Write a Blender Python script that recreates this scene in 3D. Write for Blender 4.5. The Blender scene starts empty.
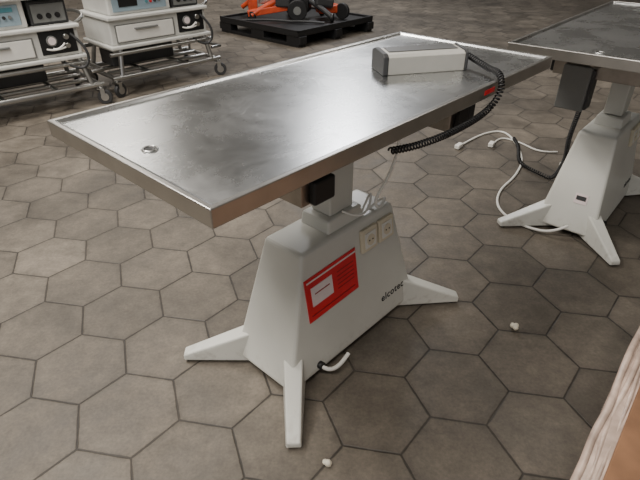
import bpy, bmesh, math, random
from mathutils import Vector, Matrix
random.seed(4)
C = bpy.context.scene.collection

# ---------------------------------------------------------------- materials
def new_mat(name):
    m = bpy.data.materials.new(name); m.use_nodes = True
    nt = m.node_tree; b = nt.nodes['Principled BSDF']
    return m, nt, b
def N(nt, t, **kw):
    n = nt.nodes.new(t)
    for k, v in kw.items(): setattr(n, k, v)
    return n
def simple(name, col, rough=.5, metal=0, var=.08, scale=12, bump=0.0, spec=None, coat=0):
    m, nt, b = new_mat(name)
    tc = N(nt, 'ShaderNodeTexCoord'); no = N(nt, 'ShaderNodeTexNoise')
    no.inputs['Scale'].default_value = scale; no.inputs['Detail'].default_value = 5
    nt.links.new(tc.outputs['Object'], no.inputs['Vector'])
    r = N(nt, 'ShaderNodeValToRGB')
    r.color_ramp.elements[0].position = .3; r.color_ramp.elements[1].position = .7
    r.color_ramp.elements[0].color = (*[c*(1-var) for c in col], 1)
    r.color_ramp.elements[1].color = (*[min(1, c*(1+var)) for c in col], 1)
    nt.links.new(no.outputs['Fac'], r.inputs['Fac']); nt.links.new(r.outputs['Color'], b.inputs['Base Color'])
    b.inputs['Roughness'].default_value = rough; b.inputs['Metallic'].default_value = metal
    b.inputs['Coat Weight'].default_value = coat
    if bump:
        bp = N(nt, 'ShaderNodeBump'); bp.inputs['Strength'].default_value = bump; bp.inputs['Distance'].default_value = .002
        nt.links.new(no.outputs['Fac'], bp.inputs['Height']); nt.links.new(bp.outputs['Normal'], b.inputs['Normal'])
    return m

def steel_top():
    m, nt, b = new_mat('worn_stainless_steel')
    L = nt.links.new
    tc = N(nt, 'ShaderNodeTexCoord')
    mp = N(nt, 'ShaderNodeMapping'); mp.inputs['Scale'].default_value = (4, 90, 3)
    L(tc.outputs['Object'], mp.inputs['Vector'])
    br = N(nt, 'ShaderNodeTexNoise'); br.inputs['Scale'].default_value = 1.5; br.inputs['Detail'].default_value = 4
    L(mp.outputs['Vector'], br.inputs['Vector'])
    bl = N(nt, 'ShaderNodeTexNoise'); bl.inputs['Scale'].default_value = 4.5; bl.inputs['Detail'].default_value = 10
    bl.inputs['Roughness'].default_value = .72; bl.inputs['Distortion'].default_value = .4
    L(tc.outputs['Object'], bl.inputs['Vector'])
    def hair(scale, width):
        n = N(nt, 'ShaderNodeTexNoise'); n.inputs['Scale'].default_value = scale; n.inputs['Detail'].default_value = 1; L(tc.outputs['Object'], n.inputs['Vector'])
        m1 = N(nt, 'ShaderNodeMath', operation='MULTIPLY'); L(n.outputs['Fac'], m1.inputs[0]); m1.inputs[1].default_value = 14
        m2 = N(nt, 'ShaderNodeMath', operation='PINGPONG'); L(m1.outputs[0], m2.inputs[0]); m2.inputs[1].default_value = .5
        mr = N(nt, 'ShaderNodeMapRange'); L(m2.outputs[0], mr.inputs['Value']); mr.inputs['From Max'].default_value = width
        mr.inputs['To Min'].default_value = 1; mr.inputs['To Max'].default_value = 0
        return mr.outputs['Result']
    gate = N(nt, 'ShaderNodeMapRange'); L(bl.outputs['Fac'], gate.inputs['Value']); gate.inputs['From Min'].default_value = .46; gate.inputs['From Max'].default_value = .58
    gate.inputs['To Max'].default_value = .075
    hs = N(nt, 'ShaderNodeMath', operation='MULTIPLY'); L(hair(5, .03), hs.inputs[0]); L(gate.outputs['Result'], hs.inputs[1])
    r = N(nt, 'ShaderNodeValToRGB')
    r.color_ramp.elements[0].position = .30; r.color_ramp.elements[1].position = .70
    r.color_ramp.elements[0].color = (.64, .655, .66, 1); r.color_ramp.elements[1].color = (.76, .77, .77, 1)
    L(bl.outputs['Fac'], r.inputs['Fac']); L(r.outputs['Color'], b.inputs['Base Color'])
    mr = N(nt, 'ShaderNodeMapRange'); mr.inputs['From Min'].default_value = .3; mr.inputs['From Max'].default_value = .7
    mr.inputs['To Min'].default_value = .235; mr.inputs['To Max'].default_value = .32
    L(bl.outputs['Fac'], mr.inputs['Value'])
    ad = N(nt, 'ShaderNodeMath', operation='ADD'); L(mr.outputs['Result'], ad.inputs[0]); L(hs.outputs[0], ad.inputs[1])
    L(ad.outputs[0], b.inputs['Roughness'])
    b.inputs['Metallic'].default_value = 1
    bp = N(nt, 'ShaderNodeBump'); bp.inputs['Strength'].default_value = .14; bp.inputs['Distance'].default_value = .0007
    L(br.outputs['Fac'], bp.inputs['Height']); L(bp.outputs['Normal'], b.inputs['Normal'])
    return m

def grimy_paint():
    m, nt, b = new_mat('off_white_powder_coat'); L = nt.links.new
    tc = N(nt, 'ShaderNodeTexCoord')
    n = N(nt, 'ShaderNodeTexNoise'); n.inputs['Scale'].default_value = 4; n.inputs['Detail'].default_value = 6; n.inputs['Roughness'].default_value = .55
    L(tc.outputs['Object'], n.inputs['Vector'])
    r = N(nt, 'ShaderNodeValToRGB'); e = r.color_ramp.elements
    e[0].position = .3; e[0].color = (.60, .60, .555, 1); e[1].position = .65; e[1].color = (.65, .65, .605, 1)
    L(n.outputs['Fac'], r.inputs['Fac'])
    sp = N(nt, 'ShaderNodeSeparateXYZ'); L(tc.outputs['Object'], sp.inputs[0])
    mr = N(nt, 'ShaderNodeMapRange'); L(sp.outputs['Z'], mr.inputs['Value']); mr.inputs['From Min'].default_value = 0; mr.inputs['From Max'].default_value = .10
    mr.inputs['To Min'].default_value = .5; mr.inputs['To Max'].default_value = 0
    n2 = N(nt, 'ShaderNodeTexNoise'); n2.inputs['Scale'].default_value = 35; n2.inputs['Detail'].default_value = 6; L(tc.outputs['Object'], n2.inputs['Vector'])
    g2 = N(nt, 'ShaderNodeMapRange'); L(n2.outputs['Fac'], g2.inputs['Value']); g2.inputs['From Min'].default_value = .52; g2.inputs['From Max'].default_value = .72
    mu = N(nt, 'ShaderNodeMath', operation='MULTIPLY'); L(mr.outputs[0], mu.inputs[0]); L(g2.outputs[0], mu.inputs[1])
    mx = N(nt, 'ShaderNodeMix', data_type='RGBA'); L(mu.outputs[0], mx.inputs['Factor']); L(r.outputs['Color'], mx.inputs[6]); mx.inputs[7].default_value = (.24, .20, .16, 1)
    L(mx.outputs[2], b.inputs['Base Color']); b.inputs['Roughness'].default_value = .42; b.inputs['Coat Weight'].default_value = .12
    return m

HEX_OFF = (.7175, -4.009)
def hex_floor():
    m, nt, b = new_mat('hex_concrete_pavers')
    L = nt.links.new
    tc = N(nt, 'ShaderNodeTexCoord')
    mp = N(nt, 'ShaderNodeMapping'); S = 1/.308
    mp.inputs['Scale'].default_value = (S, S, 0)
    mp.inputs['Rotation'].default_value = (0, 0, math.radians(-20))
    mp.inputs['Location'].default_value = (HEX_OFF[0]+200, HEX_OFF[1]+200*1.7320508, 0)
    L(tc.outputs['Object'], mp.inputs['Vector'])
    def VM(op, a=None, bb=None):
        n = N(nt, 'ShaderNodeVectorMath', operation=op)
        for i, v in enumerate((a, bb)):
            if v is None: continue
            if isinstance(v, tuple): n.inputs[i].default_value = v
            else: L(v, n.inputs[i])
        return n
    def MM(op, a, bb=None):
        n = N(nt, 'ShaderNodeMath', operation=op)
        for i, v in enumerate((a, bb)):
            if v is None: continue
            if isinstance(v, (int, float)): n.inputs[i].default_value = v
            else: L(v, n.inputs[i])
        return n.outputs[0]
    def NZ(scale, det=5, ro=.6, dist=0):
        n = N(nt, 'ShaderNodeTexNoise'); n.inputs['Scale'].default_value = scale; n.inputs['Detail'].default_value = det; n.inputs['Roughness'].default_value = ro
        n.inputs['Distortion'].default_value = dist
        L(tc.outputs['Object'], n.inputs['Vector']); return n.outputs['Fac']
    def MR(v, a, bb, c, d, t='LINEAR'):
        n = N(nt, 'ShaderNodeMapRange', interpolation_type=t); L(v, n.inputs['Value'])
        for k, x in zip(('From Min', 'From Max', 'To Min', 'To Max'), (a, bb, c, d)): n.inputs[k].default_value = x
        return n.outputs['Result']
    P = mp.outputs['Vector']
    R = (1, 1.7320508, 1); Hh = (.5, .8660254, 0)
    a = VM('SUBTRACT', VM('MODULO', P, R).outputs[0], Hh).outputs[0]
    bq = VM('SUBTRACT', VM('MODULO', VM('SUBTRACT', P, Hh).outputs[0], R).outputs[0], Hh).outputs[0]
    da = VM('DOT_PRODUCT', a, a).outputs['Value']; db = VM('DOT_PRODUCT', bq, bq).outputs['Value']
    sel = MM('LESS_THAN', db, da)
    mx = N(nt, 'ShaderNodeMix', data_type='VECTOR'); L(sel, mx.inputs['Factor']); L(a, mx.inputs[4]); L(bq, mx.inputs[5])
    gv = mx.outputs[1]
    ab = VM('ABSOLUTE', gv).outputs[0]
    d1 = VM('DOT_PRODUCT', ab, (.5, .8660254, 0)).outputs['Value']
    sp = N(nt, 'ShaderNodeSeparateXYZ'); L(ab, sp.inputs[0])
    ed = MM('SUBTRACT', .5, MM('MAXIMUM', d1, sp.outputs[0]))
    cid = VM('SUBTRACT', P, gv).outputs[0]
    cid = VM('SNAP', VM('ADD', cid, (.01, .01, 0)).outputs[0], (.25, .25, 1)).outputs[0]
    wn = N(nt, 'ShaderNodeTexWhiteNoise', noise_dimensions='2D'); L(cid, wn.inputs['Vector'])
    ed2 = MM('ADD', ed, MM('MULTIPLY', MM('SUBTRACT', NZ(22), .5), .022))
    g = MR(ed2, .002, .017, 0, 1, 'SMOOTHSTEP')
    halo = MR(ed2, .01, .08, .86, 1)
    n1 = NZ(.6, 6, .6, .5); n2 = NZ(16, 8, .75); n4 = NZ(3.5, 8, .68, .3); n5 = NZ(90, 3, .6)
    r1 = N(nt, 'ShaderNodeValToRGB'); e = r1.color_ramp.elements
    e[0].position = .36; e[0].color = (.092, .079, .064, 1); e[1].position = .64; e[1].color = (.176, .150, .119, 1)
    L(n1, r1.inputs['Fac'])
    fac = MM('MULTIPLY', MR(wn.outputs['Value'], 0, 1, .78, 1.10), MR(n2, .25, .75, .70, 1.28))
    fac = MM('MULTIPLY', fac, MR(n4, .3, .7, .66, 1.34))
    fac = MM('MULTIPLY', fac, halo); fac = MM('MULTIPLY', fac, MR(n5, .3, .7, .86, 1.14))
    sc = VM('SCALE', r1.outputs['Color']); L(fac, sc.inputs['Scale'])
    gm = N(nt, 'ShaderNodeMix', data_type='RGBA')
    gf = MR(NZ(1.1, 4), .46, .70, .02, .62)
    gmix = MM('MAXIMUM', g, gf)
    gm.inputs[6].default_value = (.024, .020, .016, 1)
    L(gmix, gm.inputs['Factor']); L(sc.outputs[0], gm.inputs[7])
    sm = N(nt, 'ShaderNodeMix', data_type='RGBA'); L(MR(NZ(4.2, 3, .5, 1.5), .64, .74, 0, .4), sm.inputs['Factor'])
    L(gm.outputs[2], sm.inputs[6]); sm.inputs[7].default_value = (.05, .042, .034, 1)
    L(sm.outputs[2], b.inputs['Base Color'])
    L(MR(n4, .3, .7, .45, .78), b.inputs['Roughness'])
    hh = MM('ADD', g, MM('MULTIPLY', n2, .35))
    bp = N(nt, 'ShaderNodeBump'); bp.inputs['Strength'].default_value = .55; bp.inputs['Distance'].default_value = .004
    L(hh, bp.inputs['Height']); L(bp.outputs['Normal'], b.inputs['Normal'])
    return m

M_floor = hex_floor()
M_top = steel_top()
M_white = grimy_paint()
M_col = simple('column_paint', (.54, .54, .50), .42, 0, .03, 5)
M_skirt = simple('steel_skirt', (.48, .47, .45), .34, 1, .12, 9)
M_steel = simple('brushed_steel', (.34, .31, .28), .36, 1, .15, 20)
M_chrome = simple('steel_tube', (.50, .50, .49), .28, 1, .08)
M_plast = simple('white_plastic', (.74, .73, .69), .4, 0, .04)
M_cab = simple('cabinet_paint', (.60, .60, .57), .45, 0, .10, 5)
M_cream = simple('cream_plastic', (.68, .62, .48), .4, 0, .03)
M_black = simple('black_plastic', (.009, .009, .010), .5, 0, .1)
M_dark = simple('dark_grey_plastic', (.035, .036, .038), .5, 0, .1)
M_grey = simple('grey_housing', (.18, .185, .18), .5, 0, .05)
M_mid = simple('keypad_grey', (.085, .087, .088), .45, 0, .05)
M_alu = simple('anodised_aluminium', (.46, .45, .415), .45, .2, .05)
M_red = simple('red_document_pouch', (.66, .014, .024), .36, 0, .15, 9, .5, coat=.3)
M_dred = simple('dark_red_print', (.28, .008, .012), .4, 0, .1)
M_paper = simple('paper', (.74, .64, .64), .6, 0, .05, 30)
M_orange = simple('orange_paint', (.58, .07, .018), .45, 0, .2)
M_wood = simple('pallet_wood', (.20, .10, .05), .75, 0, .3, 9, .5)
M_card = simple('cardboard', (.20, .10, .055), .8, 0, .25, 6)
M_film = simple('stretch_film', (.46, .35, .29), .25, 0, .4, 14, .9, coat=.5)
M_foam = simple('foam_crumb', (.80, .75, .62), .8, 0, .1, 60)
M_wall = simple('painted_wall', (.40, .38, .35), .8, 0, .08, 1)
M_ceil = simple('ceiling_panels', (.52, .52, .51), .85, 0, .08, 1)
M_teal = simple('teal_panel', (.08, .25, .30), .4, 0, .1)
M_blue = simple('pale_blue_panel', (.28, .37, .43), .4, 0, .05)

# ---------------------------------------------------------------- helpers
def empty(name, loc=(0, 0, 0), rz=0):
    e = bpy.data.objects.new(name, None); C.objects.link(e); e.location = loc
    e.rotation_euler = (0, 0, math.radians(rz)); e.empty_display_size = .1; return e
def finish(bm, name, parent, mat, smooth=False, bevel=0, seg=2):
    me = bpy.data.meshes.new(name); bmesh.ops.recalc_face_normals(bm, faces=bm.faces); bm.to_mesh(me); bm.free()
    o = bpy.data.objects.new(name, me); C.objects.link(o); me.materials.append(mat)
    if parent: o.parent = parent
    if smooth:
        for p in me.polygons: p.use_smooth = True
    if bevel:
        md = o.modifiers.new('bev', 'BEVEL'); md.width = bevel; md.segments = seg; md.limit_method = 'ANGLE'; md.angle_limit = math.radians(30)
    return o
def box(name, parent, loc, size, mat, rot=(0, 0, 0), bevel=.003):
    bm = bmesh.new(); bmesh.ops.create_cube(bm, size=1)
    for v in bm.verts: v.co = Vector((v.co.x*size[0], v.co.y*size[1], v.co.z*size[2]))
    o = finish(bm, name, parent, mat, bevel=bevel); o.location = loc; o.rotation_euler = [math.radians(a) for a in rot]; return o
def hull8(name, parent, bottom, top, mat, bevel=.004, seg=2):
    bm = bmesh.new(); b = [bm.verts.new(p) for p in bottom]; t = [bm.verts.new(p) for p in top]
    bm.faces.new(b[::-1]); bm.faces.new(t); n = len(b)
    for i in range(n): bm.faces.new((b[i], b[(i+1) % n], t[(i+1) % n], t[i]))
    return finish(bm, name, parent, mat, bevel=bevel, seg=seg)
def cyl(name, parent, loc, r, h, mat, rot=(0, 0, 0), seg=32, r2=None, bevel=.0):
    bm = bmesh.new(); bmesh.ops.create_cone(bm, cap_ends=True, segments=seg, radius1=r, radius2=r if r2 is None else r2, depth=h)
    o = finish(bm, name, parent, mat, bevel=bevel); o.location = loc; o.rotation_euler = [math.radians(a) for a in rot]
    for p in o.data.polygons: p.use_smooth = len(p.vertices) == 4
    return o
def tube(name, parent, pts, r, mat, cyclic=False, smooth=True, res=4):
    cu = bpy.data.curves.new(name, 'CURVE'); cu.dimensions = '3D'; cu.bevel_depth = r; cu.bevel_resolution = res; cu.use_fill_caps = True
    if smooth:
        s = cu.splines.new('NURBS'); s.points.add(len(pts)-1)
        for i, p in enumerate(pts): s.points[i].co = (*p, 1)
        s.use_endpoint_u = True; s.order_u = 3; s.use_cyclic_u = cyclic; cu.resolution_u = 8
    else:
        s = cu.splines.new('POLY'); s.points.add(len(pts)-1)
        for i, p in enumerate(pts): s.points[i].co = (*p, 1)
        s.use_cyclic_u = cyclic
    o = bpy.data.objects.new(name, cu); C.objects.link(o); cu.materials.append(mat)
    if parent: o.parent = parent
    return o
def catmull(pts, n=24):
    pts = [Vector(p) for p in pts]; P = [pts[0]]+pts+[pts[-1]]; out = []
    for i in range(1, len(P)-2):
        for k in range(n):
            t = k/n; a, b, c, d = P[i-1], P[i], P[i+1], P[i+2]
            out.append(.5*((2*b)+(-a+c)*t+(2*a-5*b+4*c-d)*t*t+(-a+3*b-3*c+d)*t**3))
    out.append(P[-2]); return out
def coil(name, parent, pts, R, r, pitch, mat):
    path = catmull(pts, 40)
    L = [0]
    for i in range(1, len(path)): L.append(L[-1]+(path[i]-path[i-1]).length)
    tot = L[-1]; turns = tot/pitch; n = int(turns*10); res = []; j = 0
    up = Vector((.13, .21, .97)).normalized()
    for i in range(n+1):
        s = tot*i/n
        while j < len(L)-2 and L[j+1] < s: j += 1
        f = (s-L[j])/max(1e-6, L[j+1]-L[j]); p = path[j].lerp(path[j+1], min(1, f))
        T = (path[min(j+2, len(path)-1)]-path[max(j-1, 0)]).normalized()
        A = T.cross(up)
        if A.length < .05: A = T.cross(Vector((1, 0, 0)))
        A.normalize(); B = T.cross(A)
        ang = 2*math.pi*s/pitch
        res.append(p+(A*math.cos(ang)+B*math.sin(ang))*R)
    return tube(name, parent, res, r, mat, smooth=False, res=2)

# ---------------------------------------------------------------- room
def plane(name, x0, x1, y0, y1, z, mat):
    bm = bmesh.new(); bm.faces.new([bm.verts.new(p) for p in ((x0, y0, z), (x1, y0, z), (x1, y1, z), (x0, y1, z))])
    me = bpy.data.meshes.new(name); bm.to_mesh(me); bm.free(); o = bpy.data.objects.new(name, me); C.objects.link(o); me.materials.append(mat); return o
plane('floor', -9, 9, -5, 15, 0, M_floor)
box('wall_back', None, (0, 15.1, 2.5), (18.4, .2, 5), M_wall, bevel=0)
box('wall_left', None, (-9.1, 5, 2.5), (.2, 20, 5), M_wall, bevel=0)
box('wall_right', None, (9.1, 5, 2.5), (.2, 20, 5), M_wall, bevel=0)
box('ceiling', None, (0, 5, 5.1), (18.4, 20.4, .2), M_ceil, bevel=0)
box('baseboard_back', None, (0, 14.97, .06), (18, .03, .12), M_grey, bevel=0)

# ---------------------------------------------------------------- examination table
def exam_table(name, loc, rz, ztop, first):
    E = empty(name, loc, rz)
    L2, W2 = .732, .322; cx, cy = (.026, -.022) if first else (.0, .0)
    bm = bmesh.new()
    def loop(ix, z): return [bm.verts.new((cx+sx*(L2-ix), cy+sy*(W2-ix), z)) for sx, sy in ((-1, -1), (1, -1), (1, 1), (-1, 1))]
    ls = [loop(.016, ztop-.040), loop(0, ztop-.040), loop(0, ztop), loop(.013, ztop), loop(.022, ztop-.009)]
    bot = loop(.016, ztop-.014)
    allL = [bot]+ls
    for j, (a, b) in enumerate(zip(allL[:-1], allL[1:])):
        for i in range(4):
            f = bm.faces.new((a[i], a[(i+1) % 4], b[(i+1) % 4], b[i])); f.material_index = 1 if j < 4 else 0
    bm.faces.new(ls[-1]); bm.faces.new(bot[::-1]).material_index = 1
    st = finish(bm, 'steel_top', E, M_top, bevel=.0025, seg=2); st.data.materials.append(M_skirt)
    zs = ztop-.009
    cyl('drain_hole', E, (cx-.650, cy, zs+.0008), .011, .001, M_black)
    tr = [(cx-.650+.0155*math.cos(a), cy+.0155*math.sin(a), zs+.001) for a in [i*math.pi/12 for i in range(24)]]
    tube('drain_ring', E, tr, .0028, M_chrome, cyclic=True, smooth=False)
    cyl('drain_outlet', E, (cx-.650, cy, ztop-.040), .018, .04, M_steel)
    # --- under frame
    zb = ztop-.014
    for sy in (-1, 1): box('frame_rail_%d' % (1 if sy < 0 else 2), E, (cx, sy*.20, zb-.045), (.80, .04, .07), M_steel)
    for k, sx in enumerate((-1, 1)):
        bx = sx*.335
        box('cross_beam_%d' % (k+1), E, (bx, -.005, zb-.120), (.10, .47, .075), M_steel)
        for sy in (-1, 1): box('beam_cap_%d%d' % (k+1, 1 if sy < 0 else 2), E, (bx+.012, -.005+sy*.245, zb-.125), (.074, .022, .062), M_black, bevel=.006)
        box('frame_web_%d' % (k+1), E, (bx, 0, zb-.045), (.09, .40, .08), M_steel)
    box('lift_plate', E, (0, 0, zb-.115), (.64, .16, .06), M_steel)
    # --- pedestal
    def rect(hx, hy, z): return [(-hx, -hy, z), (hx, -hy, z), (hx, hy, z), (-hx, hy, z)]
    hull8('pedestal_body', E, rect(.36, .145, .03), rect(.235, .085, .50), M_white, bevel=.014, seg=3)
    hull8('pedestal_collar', E, rect(.09, .065, .495), rect(.085, .06, .545), M_white, bevel=.008)
    box('lift_column', E, (0, 0, .68), (.115, .085, ztop-.69), M_col, bevel=.006)
    box('lift_column_inner', E, (0, 0, (ztop-.1+.6)/2), (.09, .065, ztop-.75), M_steel, bevel=.003)
    # --- four splayed feet
    for k, (sx, sy) in enumerate(((-1, -1), (1, -1), (1, 1), (-1, 1))):
        din = Vector((sx*.28, sy*.08, 0)); dout = Vector((sx*.485, sy*.283, 0)); dr = (dout-din).normalized(); pr = Vector((-dr.y, dr.x, 0))
        w0, w1 = .042, .025
        def q(p, w, z): return [tuple(p+pr*w+Vector((0, 0, z))), tuple(p-pr*w+Vector((0, 0, z)))]
        a0 = q(din, w0, .012); a1 = q(din, w0*.8, .155); b0 = q(dout, w1, .010); b1 = q(dout, w1*.85, .034)
        hull8('foot_%d' % (k+1), E, [a0[0], a0[1], b0[1], b0[0]], [a1[0], a1[1], b1[1], b1[0]], M_white, bevel=.006, seg=2)
        cyl('levelling_pad_%d' % (k+1), E, tuple(dout-dr*.025+Vector((0, 0, .007))), .015, .014, M_black)
    # --- side-face fittings (long -y face)
    tl = -math.degrees(math.atan(.06/.47))
    def fy(z): return -.145+.06*(z-.03)/.47
    def onface(nm, x, z, w, h, t, mat, off=0, bevel=.002, ry=0):
        return box(nm, E, (x, fy(z)-t/2-off, z), (w, t, h), mat, rot=(tl, ry, 0), bevel=bevel)
    for k, x in enumerate((.080, .176)):
        onface('socket_%d' % (k+1), x, .425, .086, .088, .014, M_cream, 0, .004)
        onface('socket_face_%d' % (k+1), x, .425, .058, .058, .003, M_plast, .014, .001)
        cyl('socket_ring_%d' % (k+1), E, (x, fy(.425)-.0175, .425), .021, .002, M_cream, rot=(90+tl, 0, 0))
        for dx in (-.009, .009):
            onface('socket_pin_%d_%d' % (k+1, 1 if dx < 0 else 2), x+dx, .425, .005, .005, .002, M_black, .0175, 0)
    if first:
        P = -2
        onface('document_pouch', -.115, .335, .25, .165, .004, M_red, .0005, .001, P)
        onface('pouch_slip', -.168, .342, .100, .072, .0016, M_paper, .0045, 0, P)
        onface('slip_print', -.168, .350, .070, .004, .0006, M_dred, .0061, 0, P)
        onface('pouch_seam', -.115, .404, .238, .006, .0012, M_paper, .0045, 0, P)
        for i in range(5): onface('pouch_print_%d' % (i+1), -.05, .375-.016*i, .085, .0035, .0008, M_dred, .0045, 0, P)
        onface('pouch_footer', -.115, .275, .22, .004, .0008, M_dred, .0045, 0, P)
    tx = bpy.data.curves.new('maker_lettering', 'FONT'); tx.body = 'elcotec'; tx.size = .044; tx.extrude = .0006; tx.offset = .0004; tx.space_character = 1.12
    to = bpy.data.objects.new('maker_lettering', tx); C.objects.link(to); to.parent = E; tx.materials.append(M_black)
    to.location = (.145, fy(.12)-.0012, .115); to.rotation_euler = (math.radians(90+tl), 0, 0)
    cyl('cable_gland', E, (-.215, fy(.06)-.006, .06), .014, .02, M_black, rot=(90+tl, 0, 0))
    if first:
        tube('mains_cable_stub', E, [(-.215, fy(.06), .06), (-.215, -.165, .055), (-.19, -.185, .048), (-.15, -.19, .055), (-.115, -.188, .072)], .0075, M_plast)
        tube('column_cable', E, [(.12, -.16, .86), (.15, -.15, .78), (.14, -.13, .66), (.10, -.10, .57), (.11, -.11, .53), (.17, -.10, .55), (.18, -.07, .53), (.14, -.05, .50)], .005, M_plast)
        tube('column_cable_loop', E, [(-.02, -.06, .56), (.02, -.10, .53), (.08, -.10, .55), (.12, -.07, .60), (.10, -.05, .50)], .004, M_plast)
        box('inspection_label', E, (.30, cy-W2-.0006, ztop-.020), (.06, .0012, .014), M_red, bevel=0)
        box('cable_clip', E, (.24, cy-W2+.03, ztop-.075), (.035, .03, .06), M_black)
    else:
        a = -.36+.125*(.20-.03)/.47
        box('rating_plate', E, (a-.001, -.03, .2), (.003, .06, .05), M_paper, rot=(0, 15, 0), bevel=0)
        box('rating_text', E, (a-.003, -.03, .205), (.002, .045, .02), M_dark, rot=(0, 15, 0), bevel=0)
        box('hanging_bracket', E, (-.36, .12, .87), (.05, .12, .11), M_steel, bevel=.002)
        box('control_housing', E, (-.37, .12, .735), (.09, .12, .19), M_grey, bevel=.006)
        box('control_housing_side', E, (-.375, .054, .735), (.07, .012, .17), M_dark, bevel=.003)
    return E

ET = exam_table('examination_table', (.041, 1.492, 0), 47.3, .96, True)
E2 = exam_table('examination_table', (1.462, 2.445, 0), 49.5, .95, False)
E2.name = 'examination_table.001'

def loc2w(E, p):
    a = E.rotation_euler.z; return (E.location.x+p[0]*math.cos(a)-p[1]*math.sin(a), E.location.y+p[0]*math.sin(a)+p[1]*math.cos(a), p[2])

# ---------------------------------------------------------------- hand control box with coiled cord
HB = empty('control_box', (.325, 1.685, .9515), 14)
hw, hd = .130, .052
prof = [(-hd, 0), (hd, 0), (hd, .056), (.030, .064), (-.040, .060), (-hd, .052)]
bm = bmesh.new()
a = [bm.verts.new((-hw, y, z)) for y, z in prof]; b = [bm.verts.new((hw, y, z)) for y, z in prof]
bm.faces.new(a); bm.faces.new(b[::-1])
for i in range(6): bm.faces.new((a[i], a[(i+1) % 6], b[(i+1) % 6], b[i]))
finish(bm, 'housing', HB, M_alu, bevel=.002)
for nm, x in (('end_cap_left', -hw-.009), ('end_cap_right', hw+.005)):
    bm = bmesh.new(); t = .009 if x < 0 else .005
    a = [bm.verts.new((x-t, y*1.07, z*1.06)) for y, z in prof]; b = [bm.verts.new((x+t, y*1.07, z*1.06)) for y, z in prof]
    bm.faces.new(a); bm.faces.new(b[::-1])
    for i in range(6): bm.faces.new((a[i], a[(i+1) % 6], b[(i+1) % 6], b[i]))
    finish(bm, nm, HB, M_dark, bevel=.003)
box('keypad', HB, (0, .008, .0635), (.235, .054, .003), M_mid, rot=(2.5, 0, 0), bevel=.001)
cyl('cord_gland', HB, (hw+.02, 0, .035), .009, .03, M_black, rot=(0, 90, 0))
CP = [(hw+.035, 0, .035)]
def t2b(p):
    w = Vector(loc2w(ET, p))-Vector((HB.location.x, HB.location.y, 0)); th = -HB.rotation_euler.z
    return (w.x*math.cos(th)-w.y*math.sin(th), w.x*math.sin(th)+w.y*math.cos(th), w.z-HB.location.z)
CP += [t2b(p) for p in ((.42, -.27, .972), (.37, -.33, .975), (.335, -.361, .955), (.315, -.364, .920), (.27, -.359, .892), (.18, -.357, .880), (.05, -.351, .876), (-.06, -.334, .876), (-.14, -.312, .880))]
coil('coiled_cord', HB, CP, .008, .0026, .0105, M_black)

# ---------------------------------------------------------------- cables on floor at second table
PC = empty('power_cable', (0, 0, 0))
pts = [(.98, 3.32, .01), (1.16, 3.53, .007), (1.353, 3.63, .007), (1.40, 3.49, .007), (1.354, 3.10, .007), (1.206, 2.83, .007), (1.065, 2.669, .007),
       (.985, 2.486, .007), (1.00, 2.335, .007), (1.08, 2.22, .010), (1.16, 2.13, .04), (1.225, 2.13, .08)]
tube('cable', PC, pts, .007, M_plast)
box('plug', PC, (.965, 3.30, .018), (.07, .035, .03), M_plast, rot=(0, 0, 50), bevel=.006)
tube('second_cable', PC, [(1.22, 3.35, .007), (1.30, 3.50, .007), (1.42, 3.40, .007), (1.50, 3.2, .007), (1.62, 3.22, .007)], .006, M_plast)
box('second_plug', PC, (1.20, 3.33, .018), (.06, .035, .03), M_plast, rot=(0, 0, 60), bevel=.006)
HC = empty('handset_cord', (0, 0, 0))
coil('coiled_cord', HC, [(1.19, 2.26, .66), (1.27, 2.44, .42), (1.38, 2.64, .2), (1.41, 2.78, .03), (1.36, 2.86, .02), (1.30, 3.02, .02), (1.37, 3.28, .02), (1.39, 3.44, .02)], .009, .0036, .016, M_black)

BG = empty('black_cable_bundle', (1.60, 2.50, .942), 30)
random.seed(3)
for k in range(5):
    tube('loop_%d' % (k+1), BG, [(.12*math.cos(t*.9+k)+.02*k, .07*math.sin(t*.9+k)+random.uniform(-.01, .01), .012+.007*k) for t in range(7)], .008, M_black, cyclic=True)
box('connector', BG, (.03, 0, .03), (.14, .06, .04), M_black, rot=(0, 0, 25), bevel=.01)

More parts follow.
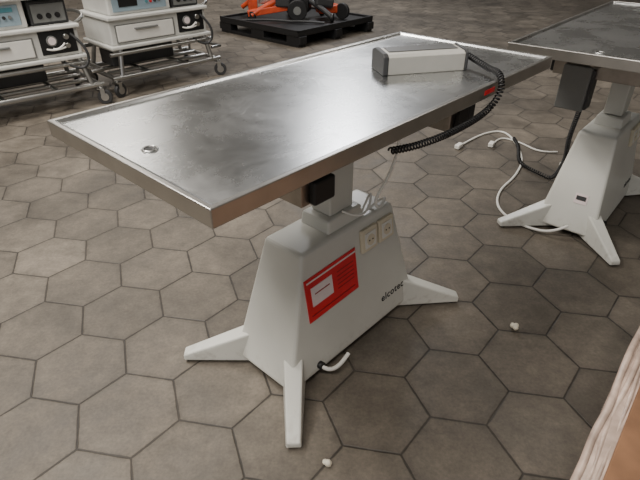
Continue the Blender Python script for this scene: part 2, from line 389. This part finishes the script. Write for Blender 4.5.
# ---------------------------------------------------------------- equipment carts
def caster(E, nm, x, y, a=0):
    c = math.cos(math.radians(a)); s = math.sin(math.radians(a))
    cyl(nm+'_wheel', E, (x+.02*c, y+.02*s, .06), .06, .034, M_dark, rot=(90, 0, a), bevel=.006)
    cyl(nm+'_hub', E, (x+.02*c, y+.02*s, .06), .032, .040, M_chrome, rot=(90, 0, a))
    for k, sg in enumerate((-1, 1)):
        box(nm+'_fork_%d' % (k+1), E, (x+.01*c-sg*.023*s*-1, y+.01*s+sg*.023*c*-1, .095), (.035, .004, .075), M_chrome, rot=(0, 0, a), bevel=0)
    box(nm+'_plate', E, (x, y, .132), (.06, .06, .008), M_chrome, rot=(0, 0, a), bevel=0)
    cyl(nm+'_stem', E, (x, y, .145), .014, .04, M_chrome)
def cart(name, loc, rz, variant):
    E = empty(name, loc, rz); X, Y = .53, .29
    for k, (sx, sy) in enumerate(((-1, -1), (1, -1), (1, 1), (-1, 1))):
        caster(E, 'caster_%d' % (k+1), sx*X, sy*Y, (20, -30, 60, 10)[k])
    for k, sy in enumerate((-1, 1)):
        tube('lower_rail_%d' % (k+1), E, [(-X-.03, sy*Y, .165), (X+.03, sy*Y, .165)], .021, M_chrome, smooth=False)
        tube('upper_rail_%d' % (k+1), E, [(-X, sy*.27, .355), (X-.02, sy*.27, .355)], .018, M_chrome, smooth=False)
        tube('mid_rail_%d' % (k+1), E, [(-X+.02, sy*.1, .17), (X-.02, sy*.1, .17)], .018, M_chrome, smooth=False)
    for k, x in enumerate((-X, -.2, .2, X)):
        tube('lower_cross_%d' % (k+1), E, [(x, -Y, .165), (x, Y, .165)], .018, M_chrome, smooth=False)
    for k, x in enumerate((-.42, .42)):
        tube('upper_cross_%d' % (k+1), E, [(x, -.27, .355), (x, .27, .355)], .016, M_chrome, smooth=False)
        for j, sy in enumerate((-1, 1)):
            tube('leg_%d%d' % (k+1, j+1), E, [(x*1.12, sy*Y, .16), (x, sy*.25, .42)], .020, M_chrome, smooth=False)
    tube('side_bumper', E, [(X-.04, -.27, .27), (X+.06, -.27, .27), (X+.06, .27, .27), (X-.04, .27, .27)], .014, M_chrome, smooth=False)
    box('tray', E, (-.01, 0, .405), (1.0, .58, .03), M_cab, bevel=.008)
    box('cabinet', E, (-.01, .01, .52), (.95, .54, .20), M_cab, bevel=.012)
    box('drawer_front', E, (-.16, -.267, .51), (.54, .014, .13), M_plast, bevel=.006)
    box('drawer_gap', E, (-.16, -.263, .51), (.56, .010, .145), M_grey, bevel=0)
    box('drawer_handle', E, (-.16, -.28, .54), (.22, .022, .016), M_grey, bevel=.004)
    box('instrument_recess', E, (.30, -.258, .53), (.27, .016, .17), M_black, bevel=.004)
    cyl('gauge', E, (.25, -.272, .545), .038, .02, M_grey, rot=(90, 0, 0)); cyl('gauge_dial', E, (.25, -.284, .545), .028, .004, M_paper, rot=(90, 0, 0))
    cyl('knob_1', E, (.36, -.275, .565), .020, .03, M_chrome, rot=(90, 0, 0)); cyl('knob_2', E, (.36, -.275, .50), .018, .03, M_chrome, rot=(90, 0, 0))
    for i in range(2): tube('recess_hose_%d' % (i+1), E, [(.20+.05*i, -.272, .49), (.25+.03*i, -.295, .47), (.34, -.285, .49+.03*i)], .007, M_plast)
    box('upper_deck', E, (-.01, .0, .635), (.98, .58, .03), M_cab, bevel=.008)
    box('upper_cabinet', E, (-.16, .02, .745), (.58, .50, .19), M_cab, bevel=.014)
    box('upper_panel', E, (-.16, -.233, .745), (.50, .008, .14), M_blue, bevel=.003)
    box('upper_display', E, (-.27, -.239, .755), (.17, .006, .09), M_black, bevel=.002)
    for i in range(4): cyl('button_%d' % (i+1), E, (-.10+.04*i, -.242, .735), .012, .01, (M_teal, M_red, M_dark, M_grey)[i], rot=(90, 0, 0))
    box('panel_strip', E, (-.05, -.239, .785), (.20, .005, .03), M_teal, bevel=.001)
    box('side_module', E, (.30, .02, .735), (.28, .44, .17), M_dark, bevel=.01)
    box('side_module_face', E, (.30, -.204, .735), (.24, .01, .13), M_grey, bevel=.003)
    for i in range(3): cyl('port_%d' % (i+1), E, (.23+.065*i, -.212, .715), .020, .012, M_black, rot=(90, 0, 0))
    box('canopy_base', E, (-.01, 0, .855), (.94, .56, .03), M_cab, bevel=.01)
    tube('hose', E, [(.40, -.27, .58), (.47, -.32, .50), (.49, -.32, .36), (.40, -.29, .30), (.30, -.27, .38)], .011, M_dark)
    tube('push_handle', E, [(.46, -.22, .64), (.56, -.22, .68), (.58, 0, .70), (.56, .22, .68), (.46, .22, .64)], .015, M_chrome)
    tube('side_pole', E, [(X, .20, .16), (X, .20, 1.05)], .013, M_chrome, smooth=False)
    box('stored_module', E, (-.10, .10, .265), (.62, .26, .14), M_dark, bevel=.012)
    return E
c2 = cart('medical_equipment_cart', (-1.60, 5.02, 0), 45, 0)
c1 = cart('medical_equipment_cart', (-2.44, 4.14, 0), 42, 1); c1.name = 'medical_equipment_cart.001'

# ---------------------------------------------------------------- black pallet with orange frames
PA = empty('plastic_pallet', (-.32, 7.42, 0), -43)
px, py = 1.5, 1.45
for i in range(3):
    box('runner_%d' % (i+1), PA, (0, (i-1)*(py/2-.07), .02), (px, .12, .04), M_black, bevel=.006)
    for j in range(3): box('block_%d%d' % (i+1, j+1), PA, ((j-1)*(px/2-.09), (i-1)*(py/2-.07), .08), (.24, .12, .09), M_black, bevel=.006)
box('deck', PA, (0, 0, .145), (px, py, .05), M_black, bevel=.008)
for k, (x, y, sx, sy) in enumerate(((0, -1, px, .03), (0, 1, px, .03), (-1, 0, .03, py), (1, 0, .03, py))):
    box('deck_lip_%d' % (k+1), PA, (x*(px/2-.015), y*(py/2-.015), .18), (sx, sy, .03), M_black, bevel=.005)
OF = empty('orange_lifting_frame', (-.32, 7.38, .171), -10)
for k, (x, y) in enumerate(((-.55, -.25), (-.15, .3), (.3, .3), (.52, -.2))):
    tube('orange_leg_%d' % (k+1), OF, [(0, 0, .30), (x*.5, y*.5, .24), (x, y, .06)], .034, M_orange if k != 3 else M_dark)
    cyl('wheel_%d' % (k+1), OF, (x, y, .055), .055, .04, M_black, rot=(90, 0, 30*k), bevel=.006)
box('orange_chassis', OF, (-.32, -.15, .12), (.6, .10, .08), M_orange, rot=(0, -8, 15), bevel=.01)
box('orange_bracket', OF, (-.62, .05, .19), (.12, .28, .2), M_orange, rot=(0, 0, 20), bevel=.01)
box('grey_clamp', OF, (-.42, -.02, .22), (.16, .12, .10), M_chrome, rot=(0, 10, 20), bevel=.01)
box('black_motor', OF, (.06, -.02, .28), (.28, .24, .38), M_black, bevel=.04)
cyl('drive_wheel', OF, (.06, -.20, .13), .13, .07, M_black, rot=(90, 0, 10), bevel=.012)
cyl('drive_hub', OF, (.06, -.205, .13), .05, .08, M_grey, rot=(90, 0, 10))
box('battery', OF, (-.14, -.1, .26), (.20, .18, .20), M_dark, bevel=.02)
cyl('mast', OF, (0, .02, .60), .04, .7, M_dark)
tube('orange_arm', OF, [(-.8, .15, .1), (-.45, .1, .34), (0, .02, .62)], .03, M_orange)
box('red_cushion', OF, (.42, .1, .12), (.30, .22, .10), M_orange, rot=(0, 0, 30), bevel=.02)
box('dark_cover', OF, (.38, -.05, .22), (.26, .14, .12), M_dark, rot=(0, 10, 30), bevel=.03)
cyl('small_wheel', OF, (.62, .05, .10), .10, .05, M_black, rot=(90, 0, -20), bevel=.01)
tube('strap', OF, [(-.65, -.38, .02), (-.3, -.42, .05), (0, -.36, .02), (.2, -.42, .04), (.45, -.38, .02)], .014, M_dark)

# ---------------------------------------------------------------- film wrapped carton on pallet, lower right
WP = empty('wrapped_pallet_load', (0, 0, 0), 50)
def w2l(x, y):
    c, s = math.cos(math.radians(50)), math.sin(math.radians(50)); return (x*c+y*s, -x*s+y*c)
xa, ya = w2l(.551, .633); xb, yb = w2l(.963, 1.144); ye = (ya+yb)/2
x0, x1 = xa-.35, xb+.18; zt = .35; wd = .70
for i in range(3): box('pallet_runner_%d' % (i+1), WP, ((x0+x1)/2, ye-.05-i*(wd-.1)/2, .05), (x1-x0, .09, .10), M_wood, bevel=.004)
for i in range(7): box('pallet_board_%d' % (i+1), WP, (x0+.06+i*(x1-x0-.12)/6, ye-wd/2, .11), (.10, wd, .02), M_wood, bevel=.003)
box('carton', WP, ((x0+x1)/2, ye-wd/2, .12+(zt-.12)/2), (x1-x0-.02, wd-.02, zt-.12), M_card, bevel=.01)
for i in range(6): box('top_slat_%d' % (i+1), WP, ((x0+x1)/2, ye-.10-i*.11, zt+.006), (x1-x0-.03, .095, .012), M_wood, bevel=.003)
for j in range(3):
    random.seed(j)
    tube('film_fold_%d' % (j+1), WP, [(x0+(x1-x0)*i/12, ye-.008-.018*j+random.uniform(-.006, .006), zt+.002+random.uniform(-.004, .008)) for i in range(13)], .009-.002*j, M_film)
box('film_side', WP, ((x0+x1)/2, ye-.003, .21), (x1-x0, .008, .27), M_film, bevel=.003)
box('film_top_strip', WP, ((x0+x1)/2, ye-.028, zt+.003), (x1-x0, .05, .006), M_film, bevel=.002)

# ---------------------------------------------------------------- foam crumbs
random.seed(11)
def crumb(name, loc, r):
    bm = bmesh.new()
    for k in range(4):
        m = Matrix.Translation((random.uniform(-.7, .7)*r, random.uniform(-.5, .5)*r, random.uniform(0, .5)*r))
        bmesh.ops.create_icosphere(bm, subdivisions=2, radius=r*random.uniform(.5, .75), matrix=m)
    zm = min(v.co.z for v in bm.verts)
    for v in bm.verts: v.co.z -= zm; v.co += Vector((random.uniform(-1, 1), random.uniform(-1, 1), 0))*r*.05
    o = finish(bm, name, None, M_foam, smooth=True); o.location = loc; return o
crumb('foam_crumb', (.024, .892, 0), .016)
crumb('foam_crumb.001', (.762, 1.48, 0), .018)

# ---------------------------------------------------------------- lights
def area(name, loc, sx, sy, power, col=(1, .94, .86), rot=(0, 0, 0)):
    l = bpy.data.lights.new(name, 'AREA'); l.shape = 'RECTANGLE'; l.size = sx; l.size_y = sy; l.energy = power; l.color = col
    o = bpy.data.objects.new(name, l); C.objects.link(o); o.location = loc; o.rotation_euler = [math.radians(a) for a in rot]; return o
area('ceiling_light_1', (-2.4, 2.0, 4.7), .6, 4, 410)
area('ceiling_light_2', (2.5, 4.0, 4.7), .5, 4, 60)
area('ceiling_light_3', (.5, 9.5, 4.7), 1.0, 4, 210, (.96, .97, 1))
area('ceiling_light_4', (-4.0, 9.0, 4.7), .9, 4, 120)
area('ceiling_light_5', (-1.0, -1.5, 4.7), 2.5, .6, 170)
w = bpy.data.worlds.new('World'); bpy.context.scene.world = w; w.use_nodes = True
w.node_tree.nodes['Background'].inputs[0].default_value = (.93, .92, .91, 1); w.node_tree.nodes['Background'].inputs[1].default_value = .55

# ---------------------------------------------------------------- camera
cam = bpy.data.cameras.new('camera'); co = bpy.data.objects.new('camera', cam); C.objects.link(co)
cam.sensor_width = 36; cam.lens = 505/640*36; cam.clip_start = .05
co.location = (0, 0, 1.38); co.rotation_euler = (math.radians(90-33), 0, 0)
bpy.context.scene.camera = co
